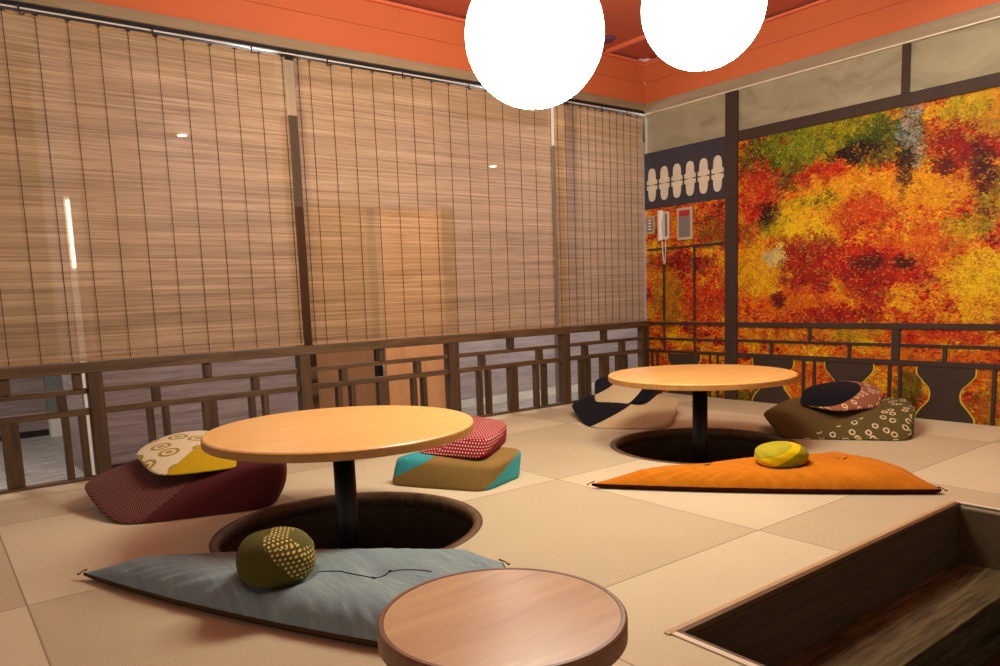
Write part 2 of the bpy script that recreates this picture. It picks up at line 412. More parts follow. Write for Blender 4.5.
# ================================================================= THE SETTING
# ---- tatami platform: cells with round wells and the step opening cut out
T1C, T2C = Vector((-3.072, -1.425, 0)), Vector((-1.285, -1.445, 0)); HR = .426
PX0, PX1, PY1 = -2.91, -1.512, -2.602          # step opening
def floor_mesh():
    bm = bmesh.new()
    xs = sorted([-6.6, -5.732, -4.848, -3.964, -3.08, -2.196, -1.312, -.428, -.012, PX0, PX1])
    ys = sorted([-5.4, -4.982, -4.098, -3.214, -2.33, -1.446, -.562, -.02, PY1])
    V = {}
    def v(x, y, z):
        k = (x, y, z)
        if k not in V: V[k] = bm.verts.new(k)
        return V[k]
    def solid(i, j):
        if not (0 <= i < len(xs) - 1 and 0 <= j < len(ys) - 1): return False
        cx, cy = (xs[i] + xs[i + 1]) / 2, (ys[j] + ys[j + 1]) / 2
        return not (PX0 < cx < PX1 and cy < PY1)
    for i in range(len(xs) - 1):
        for j in range(len(ys) - 1):
            if not solid(i, j): continue
            x0, x1, y0, y1 = xs[i], xs[i + 1], ys[j], ys[j + 1]; cx, cy = (x0 + x1) / 2, (y0 + y1) / 2
            a = math.floor((cx + .428) / .884); b = math.floor((cy + .562) / .884)
            mi = (a + b) % 2
            if cx < -3.08: mi = 1 - mi       # the weave turns and reads the other way round
            f = bm.faces.new((v(x0, y0, 0), v(x1, y0, 0), v(x1, y1, 0), v(x0, y1, 0))); f.material_index = mi
            f = bm.faces.new((v(x0, y1, -.05), v(x1, y1, -.05), v(x1, y0, -.05), v(x0, y0, -.05))); f.material_index = mi
            for di, dj, pa, pb in ((-1, 0, (x0, y1), (x0, y0)), (1, 0, (x1, y0), (x1, y1)), (0, -1, (x0, y0), (x1, y0)), (0, 1, (x1, y1), (x0, y1))):
                if not solid(i + di, j + dj):
                    bm.faces.new((v(*pb, 0), v(*pa, 0), v(*pa, -.05), v(*pb, -.05))).material_index = mi
    bmesh.ops.recalc_face_normals(bm, faces=bm.faces[:])
    return bm
fl = struct('floor', floor_mesh(), [M['mat_a'], M['mat_b']], 'square beige tatami mats laid in a checker over the raised floor', 'floor')
cut = []
for c in (T1C, T2C):
    o = obj('cutter', lathe([(0, -.3), (HR, -.3), (HR, .3), (0, .3)], 96, c), M['pit_wood'], at=(0, 0, 0)); cut.append(o)
    md = fl.modifiers.new('b', 'BOOLEAN'); md.operation = 'DIFFERENCE'; md.object = o; md.solver = 'EXACT'
dg = bpy.context.evaluated_depsgraph_get(); dg.update()
me = bpy.data.meshes.new_from_object(fl.evaluated_get(dg))
fl.modifiers.clear(); fl.data = me
for o in cut: bpy.data.objects.remove(o)

# ---- sunken leg wells
for i, (c, lab) in enumerate(((T1C, 'round sunken leg well with wooden rim under the nearer table'), (T2C, 'round sunken leg well with wooden rim under the table by the mural'))):
    w = thing('leg_well', lab, 'leg well', (c.x, c.y, -.42), 'sunken leg wells')
    obj('rim', lathe([(HR - .002, -.05), (HR - .002, .0008), (HR - .028, .0008), (HR - .028, -.05), (HR - .002, -.05)], 96, c), M['rim_wood'], w, True)
    obj('lining', lathe([(HR - .028, -.05), (HR - .028, -.40), (HR - .012, -.40), (HR - .012, -.05), (HR - .028, -.05)], 96, c), M['pit_wood'], w, True)
    obj('well_floor', lathe([(0, -.42), (HR - .012, -.42), (HR - .012, -.40), (0, -.40)], 96, c), M['pit_wood'], w)

# ---- step opening
st = struct('stair_lining', join(box(PX0 + .001, PX1 - .001, PY1 + .001, PY1 - .016, -.38, -.012), box(PX1 - .016, PX1 - .001, PY1 - .016, -5.4, -.38, -.012), box(PX0 + .001, PX0 + .016, PY1 - .016, -5.4, -.38, -.012)),
            M['riser_wood'], 'dark wood side boards lining the sunken step opening', 'lining')
struct('step', join(box(PX0 + .017, PX1 - .017, PY1 - .017, -2.815, -.21, -.185, .002), box(PX0 + .017, PX1 - .017, PY1 - .017, -2.79, -.38, -.2105)), M['tread_wood'],
       'grained brown wooden step below the tatami edge', 'step')
struct('lower_floor', box(PX0, PX1, PY1, -5.4, -.41, -.381), M['pit_wood'], 'dark lower floor in front of the wooden step', 'floor')
struct('trim_1', join(box(PX0 - .02, PX1 + .006, PY1 + .016, PY1 + .001, -.004, .004, .001)), M['nosing'], 'pale wood edging along the back of the step opening', 'edging')
struct('trim_2', box(PX0 + .012, PX1 - .001, PY1 + .0005, PY1 - .011, -.011, .003), M['nosing_dark'], 'dark wood edging inside the step opening', 'edging')
struct('trim_3', join(box(PX0 - .014, PX0 + .0, PY1 + .0, -5.4, -.004, .004)), M['white_trim'], 'off white edging strip at the left of the step opening', 'edging')
struct('trim_4', box(PX0 + .001, PX0 + .011, PY1 + .0, -5.4, -.011, .003), M['nosing_dark'], 'thin dark edging beside the off white strip', 'edging')
struct('trim_5', box(PX1 + .0, PX1 + .012, PY1 + .0, -5.4, -.004, .004), M['white_trim'], 'off white edging strip at the right of the step opening', 'edging')

# ---- mural wall (x = 0)
struct('wall_right', box(0, .12, -5.4, 0, -.45, 1.90), M['plaster'], 'smoky beige plastered wall above and behind the autumn mural', 'wall')
struct('trim_6', box(-.012, .12, -5.4, -.012, 1.9065, 1.972, .002), M['cornice_y'], 'beige cornice over the mural wall', 'cornice')
struct('trim_7', box(-.018, .0, -5.4, -.03, 1.899, 1.906), M['white_trim'], 'thin pale strip under the cornice of the mural wall', 'trim')
struct('fascia_right', join(box(0, .12, -5.4, 0, 1.974, 2.107), box(0, .12, -5.4, 0, 2.111, 2.232), box(.006, .12, -5.4, 0, 2.105, 2.113)), M['orange'], 'orange board fascia above the mural wall', 'fascia')
struct('trim_8', box(-.022, 0, -5.4, -.0, 2.233, 2.247), M['red_line'], 'pale red moulding where the orange boards meet the ceiling on the mural side', 'moulding')
# ---- left side fascia and cornice (y = 0)
struct('fascia_left', join(box(-6.6, .0, 0, .12, 1.974, 2.107), box(-6.6, .0, 0, .12, 2.111, 2.232), box(-6.6, 0, .006, .12, 2.105, 2.113)), M['orange'], 'orange board fascia above the bamboo blinds', 'fascia')
struct('trim_9', box(-6.6, -.022, -.022, 0, 2.233, 2.247), M['red_line'], 'pale red moulding where the orange boards meet the ceiling over the blinds', 'moulding')
struct('trim_10', box(-6.6, -.012, -.022, .10, 1.924, 1.972, .002), M['cornice'], 'weathered wooden cornice over the bamboo blinds', 'cornice')
struct('trim_11', box(-6.6, -.012, -.008, .10, 1.909, 1.923), M['dark_gap'], 'dark recess strip above the bamboo blinds', 'trim')
struct('trim_12', box(-6.6, -.012, -.013, -.008, 1.899, 1.904), M['silver'], 'pale hanging rail the bamboo blinds hook onto', 'rail')
struct('ceiling', box(-6.6, .12, -5.4, .12, 2.26, 2.30), M['red_ceiling'], 'dull red ceiling over the tatami room', 'ceiling')
P0 = F(610, 50, 2.25)
struct('trim_13', box(P0.x - .012, P0.x + .012, -5.4, -.03, 2.236, 2.259), M['red_line'], 'pale red moulding crossing the ceiling', 'moulding')
PV = F(606, 40, 2.25)
bmv = lathe([(0, 2.242), (.045, 2.242), (.06, 2.259), (0, 2.259)], 24, (PV.x, PV.y))
tag(obj('ceiling_vent', bmv, plain('purple grey vent', srgb(96, 66, 96), .5)), 'small dark purplish round ceiling vent between the two globe lamps', 'vent')

# ---- corridor behind the railing
ZC = -.30; YW = 1.655
struct('corridor_floor', box(-6.6, 3.8, .04, 6.5, ZC - .04, ZC), M['stone'], 'pale grey strip tiled corridor floor beyond the railing', 'floor')
struct('platform_edge', box(-6.6, 0, .025, .039, ZC - .04, -.002), M['rim_wood'], 'wooden face of the raised floor towards the corridor', 'edging')
struct('wall_corridor', box(-3.268, -1.86, YW, YW + .12, ZC, 2.3), M['mauve'], 'mauve wood grain corridor wall beyond the left blind', 'wall')
struct('wall_corridor_end', box(-.498, 3.8, YW + .4, YW + .5, ZC, 2.3), M['mauve_light'], 'mauve wood grain corridor wall beyond the right blinds', 'wall')
struct('wall_lintel', box(-1.86, -.50, YW, YW + .12, 1.42, 2.3), M['mauve'], 'mauve panel over the corridor door', 'wall')
struct('wall_partition', box(-3.37, -3.27, 1.46, 2.17, ZC, 2.3), M['mauve'], 'end of the corridor partition seen through the left of the railing', 'wall')
yf = F(0, 441, ZC).y
struct('wall_far', box(-6.6, -1.9, yf, yf + .1, ZC, 2.3), M['mauve'], 'far mauve corridor wall through the left of the railing', 'wall')
struct('baseboard_far', box(-6.6, -1.9, yf - .015, yf, ZC, ZC + .05), M['dark_base'], 'dark baseboard of the far corridor wall', 'baseboard')
struct('baseboard_corridor', box(-3.268, -1.86, YW - .012, YW, ZC, ZC + .035), M['dark_base'], 'dark baseboard of the near corridor wall', 'baseboard')
kx0, kx1 = WY(45, 380, yf - .12).x, WY(62, 380, yf - .12).x
cl_ = thing('corridor_column', 'grey column standing in the corridor seen through the left of the railing', 'column', ((kx0 + kx1) / 2, yf - .09, ZC))
obj('column_shaft', box(kx0, kx1, yf - .12, yf - .017, ZC + .20, 2.25), M['grey_column'], cl_)
obj('plinth', box(kx0 + .0, kx1 + .03, yf - .15, yf - .017, ZC, ZC + .1995), M['white_post'], cl_)
struct('corridor_ceiling', box(-6.6, 3.8, .121, 6.5, 2.3, 2.34), M['grey_post'], 'corridor ceiling', 'ceiling')
struct('lit_floor_strip', box(-.498, 3.8, YW + .38, YW + .399, ZC, ZC + .07), M['white_post'], 'pale strip added at the foot of the right corridor wall as a slit of lit floor', 'baseboard')  # white strip added to stand in for brightly lit floor at the wall foot
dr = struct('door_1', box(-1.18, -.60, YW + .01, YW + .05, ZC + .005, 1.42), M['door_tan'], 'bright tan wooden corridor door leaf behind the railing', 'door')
dr2 = struct('door_2', box(-1.86, -1.28, YW + .03, YW + .07, ZC + .005, 1.42), M['door_shaded'], 'wooden corridor door leaf painted in a shaded tan behind the railing', 'door')
struct('door_frame_1', box(-.60, -.50, YW - .02, YW + .1, ZC, 1.45), M['post_wood'], 'dark wooden frame post beside the bright corridor door', 'frame')
struct('trim_14', box(-1.28, -1.18, YW + .075, YW + .1, ZC, 1.42), M['dark_gap'], 'black strip painting the dark of the gap between the two corridor door leaves', 'gap')  # solid strip, shade of the gap painted black
q0 = WY(67, 200, 1.45); q1 = WY(72, 268, 1.45)
M['glow'] = NT('tube glow').m
M['glow'].node_tree.nodes['Principled BSDF'].inputs['Emission Color'].default_value = (1, .9, .75, 1); M['glow'].node_tree.nodes['Principled BSDF'].inputs['Emission Strength'].default_value = 5
tl = thing('corridor_tube_light', 'short upright glowing corridor light glimpsed through the left blind', 'light', (q0.x, 1.45, q1.z))
obj('tube', box(q0.x - .010, q0.x + .010, 1.425, 1.44, q1.z, q0.z, .003), M['glow'], tl)
obj('backplate', box(q0.x - .02, q0.x + .012, 1.441, 1.458, ZC + .0005, q0.z + .02), M['white_post'], tl)
# window posts between blinds, behind them
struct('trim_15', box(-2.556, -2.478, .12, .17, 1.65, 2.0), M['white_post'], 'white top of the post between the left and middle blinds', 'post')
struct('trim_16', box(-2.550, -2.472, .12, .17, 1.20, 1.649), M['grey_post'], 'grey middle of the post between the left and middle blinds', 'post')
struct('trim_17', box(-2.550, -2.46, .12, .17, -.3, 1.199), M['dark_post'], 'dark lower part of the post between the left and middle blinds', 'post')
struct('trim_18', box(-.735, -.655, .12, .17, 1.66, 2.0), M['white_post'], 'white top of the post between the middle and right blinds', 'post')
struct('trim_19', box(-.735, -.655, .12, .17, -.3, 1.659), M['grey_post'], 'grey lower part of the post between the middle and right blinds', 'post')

# ================================================================= THE RAILING
R_ = thing('wooden_railing', 'long brown wooden lattice railing standing along the tatami edge below the blinds', 'railing', (-3, 0, 0))
obj('top_rail', box(-6.6, -.012, -.032, .03, .457, .500, .003), M['rail_wood'], R_)
obj('middle_rail', box(-6.6, -.012, -.012, .012, .368, .391, .002), M['rail_wood'], R_)
obj('lower_rail', box(-6.6, -.012, -.018, .018, .278, .306, .002), M['rail_wood'], R_)
obj('sill', box(-6.6, -.012, -.03, .012, .001, .012, .002), M['rail_wood'], R_)
posts = [-4.45, -3.530, -2.588, -1.692, -.806, -.045]
for x in posts:
    obj('post', box(x - .029, x + .029, -.029, .029, .0125, .4565, .002), M['post_wood'], R_)
def short(x, z0, z1, w=.034, d=.020): obj('baluster', box(x - w / 2, x + w / 2, -d, d, z0 + .0005, z1 - .0005, .0015), M['post_wood'], R_)
A_, B_, C_ = (.391, .457), (.306, .368), (.012, .278)
for x in (-3.853, -3.565 - .03, -3.059, -2.145, -1.251, -.442): short(x, *A_)
for x in (-3.66, -4.1, -3.29, -2.838, -2.372, -1.92, -1.472, -1.021, -.622, -.265): short(x, *B_)
for x in (-4.1, -3.655, -3.592, -3.322, -3.256, -2.862, -2.796, -2.404, -2.328, -1.95, -1.885, -1.496, -1.43, -1.052, -.986, -.659, -.597, -.305, -.24): short(x, *C_, w=.026)
for x in (-3.853, -3.062, -2.145, -1.243, -.442): short(x, *C_, w=.062)

# ================================================================= BAMBOO BLINDS
def blind(x0, x1, zb, xs, label, seed, hooks, zt=1.888):
    cx = (x0 + x1) / 2
    t = thing('bamboo_blind', label, 'blind', (cx, 0.0, zb), 'bamboo blinds')
    bm = bmesh.new()                       # the reed sheet: gently wavy so it catches light like hung reeds
    nx, nz = 40, 24
    g = [[bm.verts.new((x0 + (x1 - x0) * i / nx, .004 + .0025 * math.sin(i * .9 + seed) * (1 - j / nz) + .002 * math.sin(j * .7), zb + (zt - zb) * j / nz)) for j in range(nz + 1)] for i in range(nx + 1)]
    for i in range(nx):
        for j in range(nz): bm.faces.new((g[i][j], g[i + 1][j], g[i + 1][j + 1], g[i][j + 1]))
    obj('reed_sheet', bm, m_blind('reed sheet %d' % seed, seed * 3.7), t, True)
    obj('top_slat', box(x0, x1, -.001, .012, zt - .012, zt + .002, .001), M['reed_edge'], t)
    obj('bottom_slat', box(x0, x1, -.002, .012, zb - .003, zb + .009, .001), M['reed_edge'], t)
    for x in xs:
        c = obj('binding_cord', tube([(x, -.003, zb), (x + .001, -.003, (zb + zt) / 2), (x, -.003, zt)], .0016, 5), M['cord'], t)
        obj('knot', join(tube([(x - .011, -.006, zt - .004), (x, -.007, zt), (x + .011, -.006, zt - .004)], .0018, 5), tube([(x - .004, -.006, zt - .018), (x + .003, -.006, zt)], .0016, 5)), M['cord'], c)
    for x in hooks:
        obj('hook', tube([(x, -.012, 1.91), (x, -.018, 1.905), (x, -.019, 1.89), (x + .003, -.012, 1.879), (x + .014, -.009, 1.879), (x + .02, -.012, 1.884)], .003, 6), M['metal_hook'], t)
    for k in range(len(hooks) - 1):
        a_, b_ = hooks[k], hooks[k + 1]
        obj('hanging_string', tube([(a_ + (b_ - a_) * q, -.008, 1.881 - .012 * math.sin(PI * q)) for q in [i / 8 for i in range(9)]], .0016, 5), M['string'], t)
M['reed_edge'] = plain('reed edge slat', srgb(170, 136, 98), .6)
M['string'] = plain('tan string', srgb(196, 168, 128), .8)
s1 = [-3.83 + .1128 * k for k in range(12)]; s1 = [-4.395, -4.282, -4.169, -4.056, -3.943] + s1
blind(-4.5, -2.574, .508, [x for x in s1 if x < -2.58], 'widest tan bamboo blind hanging at the left over the railing', 1, [-4.3, -3.97, -3.66, -3.17, -2.74])
blind(-2.526, -.862, .504, [-2.51, -2.45, -2.336, -2.222, -2.104, -1.982, -1.864, -1.742, -1.63, -1.505, -1.375, -1.25, -1.123, -1.005, -.875], 'middle tan bamboo blind hanging between the two corridor posts', 2, [-2.36, -1.93, -1.5, -.98])
blind(-.838, -.022, .506, [-.818 + .0665 * k for k in range(12)], 'narrow closely corded bamboo blind in the corner next to the mural', 3, [-.74, -.44, -.2])

# ================================================================= MURAL
MU = thing('wall_mural', 'painted mural of red orange and yellow autumn trees with dark lattice, on the end wall', 'mural', (0, -1.5, 0))
obj('foliage_painting', box(-.006, -.0005, -5.4, -.0, .0, 1.64), M['mural'], MU)
PX = -.016
def mp(y0, y1, z0, z1, name='painted_rail', m='brown_paint', d=PX):
    return obj(name, box(d, -.0065, -max(y0, y1), -min(y0, y1), z0, z1, .0015), M[m], MU)
# upright posts and the beam
mp(.660, .747, .0, 1.897, 'painted_post', d=-.022)
mp(1.705, 1.745, 1.658, 1.897, 'painted_post', d=-.014)
mp(.748, 5.4, 1.594, 1.656, 'painted_beam', d=-.019)
# arched window panel next to the corner
bmo = box(-.014, -.0065, -.658, -.0, 1.268, 1.643)
obj('window_panel', bmo, M['slate_paint'], MU)
def oval(yc, zc=1.425):
    w, h = .033, .111
    pts = []
    top = [(-w * 1.35, .004), (-w * 1.35, .030), (-w, .034), (-w * .95, .072)]
    for k in range(9):
        t = PI - PI * k / 8; top.append((w * .9 * math.cos(t), .078 + (.033) * math.sin(t)))
    top += [(w * .95, .072), (w, .034), (w * 1.35, .030), (w * 1.35, .004)]
    o = []
    for sgn in (1, -1):
        bm = bmesh.new()
        f = [bm.verts.new((-.019, -yc - u, zc + sgn * v)) for u, v in top]; b = [bm.verts.new((-.0145, -yc - u, zc + sgn * v)) for u, v in top]
        bm.faces.new(f); n = len(f)
        for i in range(n): bm.faces.new((f[i], f[(i + 1) % n], b[(i + 1) % n], b[i]))
        bmesh.ops.recalc_face_normals(bm, faces=bm.faces[:]); o.append(bm)
    ov = obj('window_opening', join(*o), M['cream_paint'], MU)
    return ov
for k in range(6): oval(.0715 + .1062 * k)
obj('centre_bar', join(*[box(-.0195, -.0146, -(.0715 + .1062 * k) - .022, -(.0715 + .1062 * k) + .022, 1.422, 1.4275) for k in range(6)]), M['cream_paint'], MU)
# thin lattice below the panel
mp(.02, .659, .985, .998); mp(.155, .169, .5, .985, 'painted_bar'); mp(.41, .424, .5, .985, 'painted_bar')
# railing, left of the post
mp(.02, .659, .473, .492); mp(.02, .659, .369, .383); mp(.02, .659, .281, .299)
for y in (.162, .417): mp(y - .006, y + .006, .3, .368, 'painted_bar'); mp(y - .006, y + .006, .384, .472, 'painted_bar')
for y in (.055, .10, .54, .60): mp(y - .007, y + .007, .0, .280, 'painted_bar')
# railing, right of the post
mp(.748, 5.4, .464, .494); mp(.748, 5.4, .372, .387); mp(.748, 5.4, .274, .301)
mp(1.698, 1.739, .302, .463, 'painted_post', d=-.02)
for y in (1.233, 2.4): mp(y - .01, y + .01, .388, .463, 'painted_bar')
for y in (.987, 1.469, 1.958, 2.45): mp(y - .01, y + .01, .302, .371, 'painted_bar')
for y in (1.196, 1.264, 1.69, 1.745, 2.184, 2.25): mp(y - .009, y + .009, .0, .273, 'painted_bar')
def gourd(yc, hw=.14):
    prof = [(1.0, .274), (.98, .235), (.78, .20), (.56, .165), (.50, .13), (.56, .095), (.78, .06), (.98, .02), (1.0, .0)]
    # smooth outline
    def cr(P):
        out = []
        for i in range(len(P) - 1):
            p0, p1, p2, p3 = P[max(i - 1, 0)], P[i], P[i + 1], P[min(i + 2, len(P) - 1)]
            for q in range(5):
                t = q / 5
                out.append(tuple(.5 * (2 * p1[j] + (p2[j] - p0[j]) * t + (2 * p0[j] - 5 * p1[j] + 4 * p2[j] - p3[j]) * t * t + (3 * p1[j] - p0[j] - 3 * p2[j] + p3[j]) * t ** 3) for j in (0, 1)))
        return out + [P[-1]]
    P = cr(prof)
    def plate(grow, x0, x1):
        bm = bmesh.new(); F_ = []; B_2 = []
        for sgn in (1, -1):
            for (u, z) in (P if sgn == 1 else P[::-1]):
                yy = -yc + sgn * (u * hw + grow)
                F_.append(bm.verts.new((x0, yy, z))); B_2.append(bm.verts.new((x1, yy, z)))
        n = len(P)
        for i in range(n - 1): bm.faces.new((F_[i], F_[i + 1], F_[2 * n - 2 - i], F_[2 * n - 1 - i]))
        for i in range(2 * n):
            j = (i + 1) % (2 * n); bm.faces.new((F_[i], F_[j], B_2[j], B_2[i]))
        bmesh.ops.recalc_face_normals(bm, faces=bm.faces[:]); return bm
    g = obj('waisted_panel', plate(0, -.012, -.0085), M['brown_paint'], MU)
    obj('yellow_outline', plate(.008, -.0082, -.0065), M['yellow_paint'], g)
for y in (.325, .995, 1.465, 1.965): gourd(y, .135)

# ---- wall fittings
sw = thing('wall_switch', 'small dark wall switch plate in the corner left of the white handset', 'switch', (-.007, -.052, 1.10))
obj('plate', box(-.020, -.0065, -.087, -.018, 1.10, 1.218, .003), M['sand_plastic'], sw)
obj('switch_panel', box(-.024, -.0205, -.077, -.028, 1.112, 1.206, .001), M['grey_plastic'], sw)
for k in range(4): obj('button', box(-.027, -.0245, -.067, -.040, 1.125 + k * .02, 1.135 + k * .02, .001), M['white_plastic'], sw)
ph = thing('intercom_handset', 'white intercom handset hanging on the mural wall with its cord below', 'intercom', (-.007, -.178, 1.035))
obj('cradle', box(-.03, -.0065, -.214, -.142, 1.05, 1.235, .005), M['white_plastic'], ph)
hp = []
bmh = bmesh.new()
prof = [(-.098, .018, .040), (-.088, .024, .030), (-.05, .022, .034), (0, .016, .042), (.05, .022, .034), (.088, .026, .028), (.102, .020, .040)]
Rg = []
for dz, w, xo in prof:
    ring = [bmh.verts.new((-.052 + (.016 * math.cos(2 * PI * k / 16)) + (.040 - xo) * .6, -.168 + w * math.sin(2 * PI * k / 16), 1.142 + dz)) for k in range(16)]; Rg.append(ring)
for A, B in zip(Rg, Rg[1:]):
    for k in range(16): bmh.faces.new((A[k], A[(k + 1) % 16], B[(k + 1) % 16], B[k]))
bmh.faces.new(Rg[0]); bmh.faces.new(Rg[-1]); bmesh.ops.recalc_face_normals(bmh, faces=bmh.faces[:])
obj('handset', bmh, M['white_plastic'], ph, True)
obj('side_panel', box(-.034, -.0305, -.212, -.192, 1.07, 1.22, .002), M['grey_plastic'], ph)
cp = [(-.04, -.170, 1.05), (-.035, -.172, 1.0), (-.03, -.175, .93), (-.028, -.180, .885), (-.026, -.186, .90), (-.025, -.190, .98), (-.022, -.190, 1.05)]
obj('cord', tube(cp, .0035, 8), M['white_plastic'], ph, True)
pn = thing('control_panel', 'framed grey wall control panel with a red label right of the handset', 'control panel', (-.007, -.345, 1.04))
obj('frame', join(box(-.022, -.0065, -.407, -.285, 1.035, 1.245, .004)), M['sand_plastic'], pn)
obj('screen', box(-.026, -.0225, -.392, -.302, 1.055, 1.185, .001), M['grey_plastic'], pn)
obj('red_label', box(-.026, -.0225, -.390, -.304, 1.188, 1.228, .001), M['red_plastic'], pn)

# ================================================================= TABLES
def table(c, label):
    t = thing('round_table', label, 'table', (c.x, c.y, -.40), 'round pedestal tables')
    r = .416
    obj('tabletop', lathe([(0, .3315), (r - .006, .3315), (r - .001, .328), (r - .001, .3265)], 128, c), M['table_wood'], t)
    obj('edge_band', lathe([(r - .001, .3264), (r, .324), (r, .306), (r - .003, .3035), (0, .3035)], 128, c), M['table_edge'], t)
    obj('mounting_plate', box(c.x - .16, c.x + .16, c.y - .16, c.y + .16, .292, .3033, .002), M['black_metal'], t)
    obj('pedestal', lathe([(0, -.385), (.034, -.385), (.034, .2915), (0, .2915)], 40, c), M['black_metal'], t, True)
    obj('foot_plate', lathe([(0, -.3995), (.2, -.3995), (.2, -.39), (.19, -.3855), (0, -.3855)], 64, c), M['black_metal'], t)
    return t
ta = table(Vector((-3.080, -1.425, 0)), 'large round pale wood table on a black post over the nearer floor well')
dup(ta, (-1.294, -1.436, -.40), 'round pale wood table on a black post farther back, by the mural corner')
# the low stool-like table in the foreground
S_ = Vector((-3.4645, -2.729, 0))
t3 = thing('side_table', 'small low round brown table on the tatami in front of the blue mat', 'side table', (S_.x, S_.y, 0))
obj('tabletop', lathe([(0, .2525), (.1745, .2525)], 96, S_), M['stool_top'], t3)
obj('rim_band', lathe([(.1748, .2505), (.1752, .2532), (.181, .2532), (.1835, .251), (.184, .248), (.184, .222), (.181, .219), (0, .219)], 96, S_), M['stool_edge'], t3, False)
obj('pedestal', lathe([(0, .012), (.03, .012), (.026, .04), (.026, .2185), (0, .2185)], 40, S_), M['black_metal'], t3, True)
obj('base_disc', lathe([(0, 0.001), (.12, .001), (.12, .007), (.11, .0115), (0, .0115)], 64, S_), M['black_metal'], t3)

# ================================================================= GLOBE LAMPS
def m_globe():
    a = NT('glowing milk glass', .3)
    e = a.new('ShaderNodeEmission'); e.inputs[0].default_value = (1, .93, .75, 1); e.inputs[1].default_value = GLOBE
    a.l.new(e.outputs[0], a.out.inputs[0]); return a.m
GLOBE = 34
mg = m_globe()
L1d = 2.3
L1 = CAM + ray(534.4, 35.5) * L1d; RL = 70.3 / FPX * L1d * .985
L2 = CAM + ray(703, 5.5) * (L1d * 1.142)
def lamp(c, label, r):
    t = thing('globe_lamp', label, 'lamp', c, 'hanging globe lamps')
    bm = bmesh.new(); bmesh.ops.create_uvsphere(bm, u_segments=64, v_segments=40, radius=r)
    bmesh.ops.translate(bm, vec=c, verts=bm.verts[:])
    g = obj('globe', bm, mg, t, True)
    obj('bottom_stub', lathe([(0, c.z - r - .007), (.010, c.z - r - .007), (.012, c.z - r + .003), (0, c.z - r + .003)], 20, c), M['white_post'], g)
    obj('collar', lathe([(0, c.z + r - .004), (.05, c.z + r - .006), (.05, c.z + r + .02), (.012, c.z + r + .05), (0, c.z + r + .05)], 32, c), M['black_metal'], t, True)
    obj('suspension_cord', tube([c + Vector((0, 0, r + .05)), Vector((c.x, c.y, 2.247))], .004, 8), M['black_metal'], t)
    obj('ceiling_cup', lathe([(0, 2.245), (.045, 2.245), (.05, 2.2595), (0, 2.2595)], 32, c), M['black_metal'], t)
    return t
la = lamp(L1, 'larger looking glowing white globe lamp hanging in front of the middle blind', RL)
lb = lamp(L2, 'glowing white globe lamp hanging higher, toward the mural wall', RL)

# ================================================================= CUSHIONS
def P(q):
    return F(*q) if not isinstance(q, Vector) else q
def hexa(pts, puff=.16, crease=.35, levels=4, grow=1.06):
    """eight corners (bottom FL FR BR BL, top FL FR BR BL) -> soft stuffed cushion"""
    V = [P(q) for q in pts]; c = sum(V, Vector()) / 8
    V = [c + (v - c) * grow for v in V]
    bm = bmesh.new(); vs = [bm.verts.new(v) for v in V]
    faces = ((3, 2, 1, 0), (4, 5, 6, 7), (0, 1, 5, 4), (1, 2, 6, 5), (2, 3, 7, 6), (3, 0, 4, 7))
    size = min((V[4] - V[0]).length, (V[1] - V[0]).length)
    for f in faces: bm.faces.new([vs[i] for i in f])
    bmesh.ops.recalc_face_normals(bm, faces=bm.faces[:])
    cl0 = bm.edges.layers.float.new('crease_edge')
    bmesh.ops.subdivide_edges(bm, edges=bm.edges[:], cuts=1, use_grid_fill=True)
    bm.verts.ensure_lookup_table(); bm.normal_update()
    orig = set(vs)
    for v in bm.verts:
        if v in orig: continue
        n = len(v.link_edges)
        onface = all(abs(f.normal.dot(v.link_faces[0].normal)) > .985 for f in v.link_faces)
        k = puff if onface else puff * .45
        if onface and v.normal.z < -.7: k = -.02
        v.co += v.normal * size * k
    for e in bm.edges:
        if len(e.link_faces) == 2 and e.link_faces[0].normal.dot(e.link_faces[1].normal) < .85: e[cl0] = crease
    me = bpy.data.meshes.new('c'); bm.to_mesh(me); bm.free()
    o = bpy.data.objects.new('c', me); COL.objects.link(o)
    md = o.modifiers.new('s', 'SUBSURF'); md.levels = levels; md.render_levels = levels
    dg = bpy.context.evaluated_depsgraph_get(); dg.update()
    m2 = bpy.data.meshes.new_from_object(o.evaluated_get(dg)); bpy.data.objects.remove(o)
    bm = bmesh.new(); bm.from_mesh(m2); bpy.data.meshes.remove(m2)
    lo = min(v.co.z for v in bm.verts)
    return bm, lo
def boxuv(o, scale=1.0, rot=0.0):
    me = o.data; uv = me.uv_layers.new(name='UVMap') if not me.uv_layers else me.uv_layers[0]
    cs, sn = math.cos(rot), math.sin(rot)
    for p in me.polygons:
        n = p.normal; ax = max(range(3), key=lambda i: abs(n[i]))
        for li in p.loop_indices:
            v = me.vertices[me.loops[li].vertex_index].co
            if ax == 2: u, w = v.x * cs + v.y * sn, -v.x * sn + v.y * cs
            else:
                d = Vector((-n.y, n.x)).normalized() if ax != 2 else Vector((1, 0))
                d = Vector((RX.x, RX.y)).normalized() if abs(n.x * RX.x + n.y * RX.y) < .75 else Vector((RF.x, RF.y)).normalized()
                u, w = v.x * d.x + v.y * d.y, v.z
            uv.data[li].uv = (u * scale, w * scale)
def cushion(name, label, pts, mat, rest, group=None, **kw):
    bm, lo = hexa(pts, **kw)
    # rest on what carries it: squash anything below the resting height
    for v in bm.verts:
        if v.co.z < rest + .004: v.co.z = rest + .001 + max(0, (v.co.z - lo)) * .12
    o = obj(name, bm, mat, smooth=True); boxuv(o); tag(o, label, 'cushion', group)
    return o

